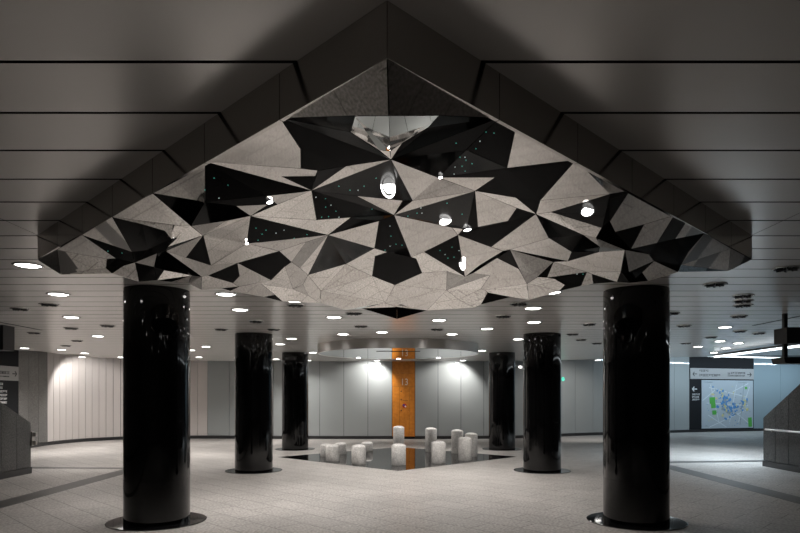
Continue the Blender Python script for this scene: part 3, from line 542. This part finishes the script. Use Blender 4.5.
# ------------------------------------------------------------ hanging signs
root = tag(empty('hanging_sign', (7.0, 10, 0)), 'black box sign on a stem hanging from the ceiling at the right edge', 'hanging sign')
def L3(x): return CX+(x-400)/F*10-7.0
bm = bmesh.new(); box(bm, L3(787), L3(787)+.9, 0, .35, 2.50, 2.76); obj('sign_box', bm, M['plastic'], root)
bm = bmesh.new(); box(bm, L3(788), L3(788)+.06, .1, .16, 2.28, 2.50); box(bm, L3(788), L3(788)+.06, .1, .16, 2.76, 3.0); obj('stem', bm, M['plastic'], root)
bm = bmesh.new(); prism(bm, [(L3(784), 0), (L3(784)+1.0, 0), (L3(784)+1.0, .35), (L3(784), .35)], 2.17, 2.27)
for v in bm.verts:
    if v.co.z < 2.2: v.co.x += .03
obj('lower_tray', bm, M['plastic'], root)
root = tag(empty('hanging_sign', (-6.5, 10, 0)), 'black box sign hanging from the ceiling at the left edge', 'hanging sign')
def L4(x): return CX+(x-400)/F*10+6.5
bm = bmesh.new(); box(bm, L4(3)-.9, L4(3), 0, .3, 2.39, 2.80); obj('sign_box', bm, M['plastic'], root)
bm = bmesh.new(); box(bm, L4(3)-.5, L4(3)-.45, .1, .15, 2.8, 3.0); obj('stem', bm, M['plastic'], root)

# ------------------------------------------------------------ lamps
def spot(name, parent, loc, power, col, size=135, blend=1, rad=.11, rot=(0, 0, 0)):
    l = bpy.data.lights.new(name, 'SPOT'); l.energy = power; l.color = col; l.spot_size = math.radians(size); l.spot_blend = blend; l.shadow_soft_size = rad
    o = bpy.data.objects.new(name, l); COL.objects.link(o); o.parent = parent; o.location = loc; o.rotation_euler = rot
    return o
def make_lamp():
    root = empty('downlight')
    bm = bmesh.new(); lathe(bm, [(.150, 0), (.150, -.006), (.128, -.012), (.122, -.004), (.122, 0)], 32, cap=False); obj('trim_ring', bm, M['lamp_ring'], root, smooth=True)
    bm = bmesh.new(); lathe(bm, [(0, -.014), (.10, -.012), (.121, -.003), (.121, 0), (0, 0)], 32, cap=False); obj('diffuser', bm, M['lamp'], root, smooth=2)
    return root
def make_dark():
    root = empty('unlit_downlight')
    bm = bmesh.new(); lathe(bm, [(.14, 0), (.14, -.008), (.12, -.014), (.118, -.003), (.118, 0)], 28, cap=False); obj('trim_ring', bm, M['lamp_ring'], root, smooth=True)
    bm = bmesh.new(); lathe(bm, [(0, -.004), (.118, -.004), (.118, 0), (0, 0)], 28, cap=False)
    obj('dark_well', bm, M['dark_gap'], root)
    bm = bmesh.new()
    for a in range(3):
        T = Matrix.Rotation(a*math.pi/3, 4, 'Z'); box(bm, -.11, .11, -.006, .006, -.03, -.004, 0, T)
    for a in range(5):
        c, s = math.cos(a*1.257)*.06, math.sin(a*1.257)*.06
        bmesh.ops.create_icosphere(bm, subdivisions=1, radius=.017, matrix=Matrix.Translation((c, s, -.022)))
    obj('louvre', bm, M['plastic'], root)
    return root
LIT = [(28, 265), (58.5, 294), (71.5, 317), (98, 336), (24.5, 348), (61.5, 349.5), (84.5, 353), (121, 357), (206, 346.5), (199, 357), (191, 350),
       (226, 294), (240, 309.5), (295, 300.5), (334, 317), (343, 334), (382, 332), (291.5, 338.5), (280, 344), (276, 359), (313, 352.5), (308, 360.3),
       (439, 320), (452, 334), (487, 328.5), (518, 339), (533, 308), (534, 322), (551, 292), (482, 350.5),
       (725, 327), (720, 341), (738.5, 343), (698, 346.5), (726, 348), (714, 352.5), (785, 341)]
WASH = [(82, 356.8), (377, 360.4), (463, 360.4), (598, 360)]
OFF = [(20, 308.5), (49, 304), (107.5, 325.5), (71, 328), (34, 332.5), (77, 340.5), (66, 345.5), (7, 335), (256, 321), (221, 329), (274, 329), (361, 326), (296, 304.8), (354, 313),
       (437, 329), (503, 316), (519, 303.5), (589, 324), (573, 334), (581, 339.5), (597, 343), (715, 284), (743, 295.5), (743, 300.5), (743, 305), (739, 316), (671, 313), (684, 325.5), (740, 331), (711, 337), (759, 333), (787, 268), (686, 343)]
zones = [(-9, 140, 'over the left aisle'), (140, 250, 'between the front left and middle left columns'), (250, 400, 'left of the orange door line'),
         (400, 560, 'right of the orange door line'), (560, 660, 'behind the front right column'), (660, 900, 'over the right aisle')]
ordn = ['nearest', 'second nearest', 'third nearest', 'fourth nearest', 'fifth nearest', 'sixth nearest', 'seventh nearest', 'eighth nearest', 'ninth nearest', 'tenth nearest', 'eleventh nearest', 'twelfth nearest']
def place(lst, proto, word, cat, grp, light):
    cnt = {}
    for i, (x, y) in enumerate(sorted(lst, key=lambda p: p[1])):
        X, Y = onceil(x, y)
        z = [q[2] for q in zones if q[0] <= x < q[1]][0]
        k = cnt.get(z, 0); cnt[z] = k+1
        o = proto if i == 0 else copy_tree(proto)
        o.location = (X, Y, CEIL)
        tag(o, '%s, %s %s' % (word, ordn[k], z), cat, grp)
        if light: light(o, x, y, X, Y)
def zonepower(X, Y):
    if X > 4.8: return SPOT*(.04 if Y < 13.5 else 2.9), COOL
    if X < -3.5 and Y < 12: return SPOT*.38, WARM
    if X < -5.5: return SPOT*(.3 if Y < 13 else 2.8), WARM
    if X > 1.4 and Y < 12: return SPOT*.8, WARM
    if X < -4 and Y > 14: return SPOT*3.6, WARM
    return SPOT*(1.45 if Y < 14 else 1.45), WARM
def lit(o, x, y, X, Y):
    pw, c = zonepower(X, Y); spot('lamp_light', o, (0, 0, -.03), pw, c)
place(LIT, make_lamp(), 'lit ceiling downlight', 'downlight', 'lit round downlights in the strip ceiling', lit)
place(OFF, make_dark(), 'unlit ceiling fitting', 'unlit downlight', 'unlit round fittings in the strip ceiling', None)
wl = ['grazing the curved white panel wall', 'just left of the orange door', 'right of the orange door', 'beside the front right column, on the far glass wall']
wp = [(160, None), (11, None), (11, None), (70, None)]
pr = make_lamp(); pr.name = 'wall_washer'
for i, (x, y) in enumerate(WASH):
    o = pr if i == 0 else copy_tree(pr)
    X, Y = onceil(x, y)
    if i in (1, 2): Y = 22.9
    o.location = (X, Y, CEIL); tag(o, 'bright wall washing downlight '+wl[i], 'downlight', 'wall washing downlights at the foot of the back wall')
    spot('lamp_light', o, (0, .0, -.04), wp[i][0], (1, .97, .94) if i else WARM, size=120, blend=.5, rad=.06, rot=(math.radians(40 if i in (0, 3) else 12), 0, math.radians(25) if i == 0 else (math.radians(-20) if i == 3 else 0)))
# unseen fill downlights added in the ceiling above and beside the viewer
fl = make_lamp(); fl.name = 'unseen_fill_downlight'
NEAR = [(-4.6, 1.5, .2), (4.6, 1.5, .05), (-4.9, 4.2, .08), (-2.2, -2.8, .1), (2.2, -2.8, .1), (0, 1.2, .35)]
nl = ['beside the canopy front at left', 'beside the canopy front at right', 'left of the canopy corner', 'behind the viewer at left', 'behind the viewer at right', 'straight above the viewer']
for i, (x, y, k) in enumerate(NEAR):
    o = fl if i == 0 else copy_tree(fl)
    o.location = (x, y, CEIL); tag(o, 'added unseen fill downlight in the near ceiling '+nl[i], 'downlight', 'added fill downlights in the near ceiling')
    spot('lamp_light', o, (0, 0, -.03), SPOT*k, WARM, size=140)
# added unseen fill tube for the right wall, then the long strip light
root = tag(empty('unseen_fill_tube', (15.5, 26.9, 3.36), math.radians(18)), 'added cool fill light above the area map, hidden by the ceiling edge', 'added fill light')
bm = bmesh.new(); box(bm, -5.5, 5.5, -.04, .04, 0, .05); obj('tube', bm, M['strip'], root)
l = bpy.data.lights.new('fill_glow', 'AREA'); l.shape = 'RECTANGLE'; l.size = 11; l.size_y = .08; l.energy = 170; l.color = (.68, .86, 1)
o = bpy.data.objects.new('fill_glow', l); COL.objects.link(o); o.parent = root; o.location = (0, 0, -.02); o.rotation_euler = (math.radians(30), 0, 0)
root = tag(empty('strip_light', (9.87, 0, 2.90)), 'long bright linear strip light under the ceiling at the right', 'strip light')
bm = bmesh.new(); box(bm, -.04, .04, 9, 19, -.05, 0); obj('tube', bm, M['strip'], root)
bm = bmesh.new(); box(bm, -.05, .05, 9, 19, 0, .06); obj('housing', bm, M['plastic'], root)
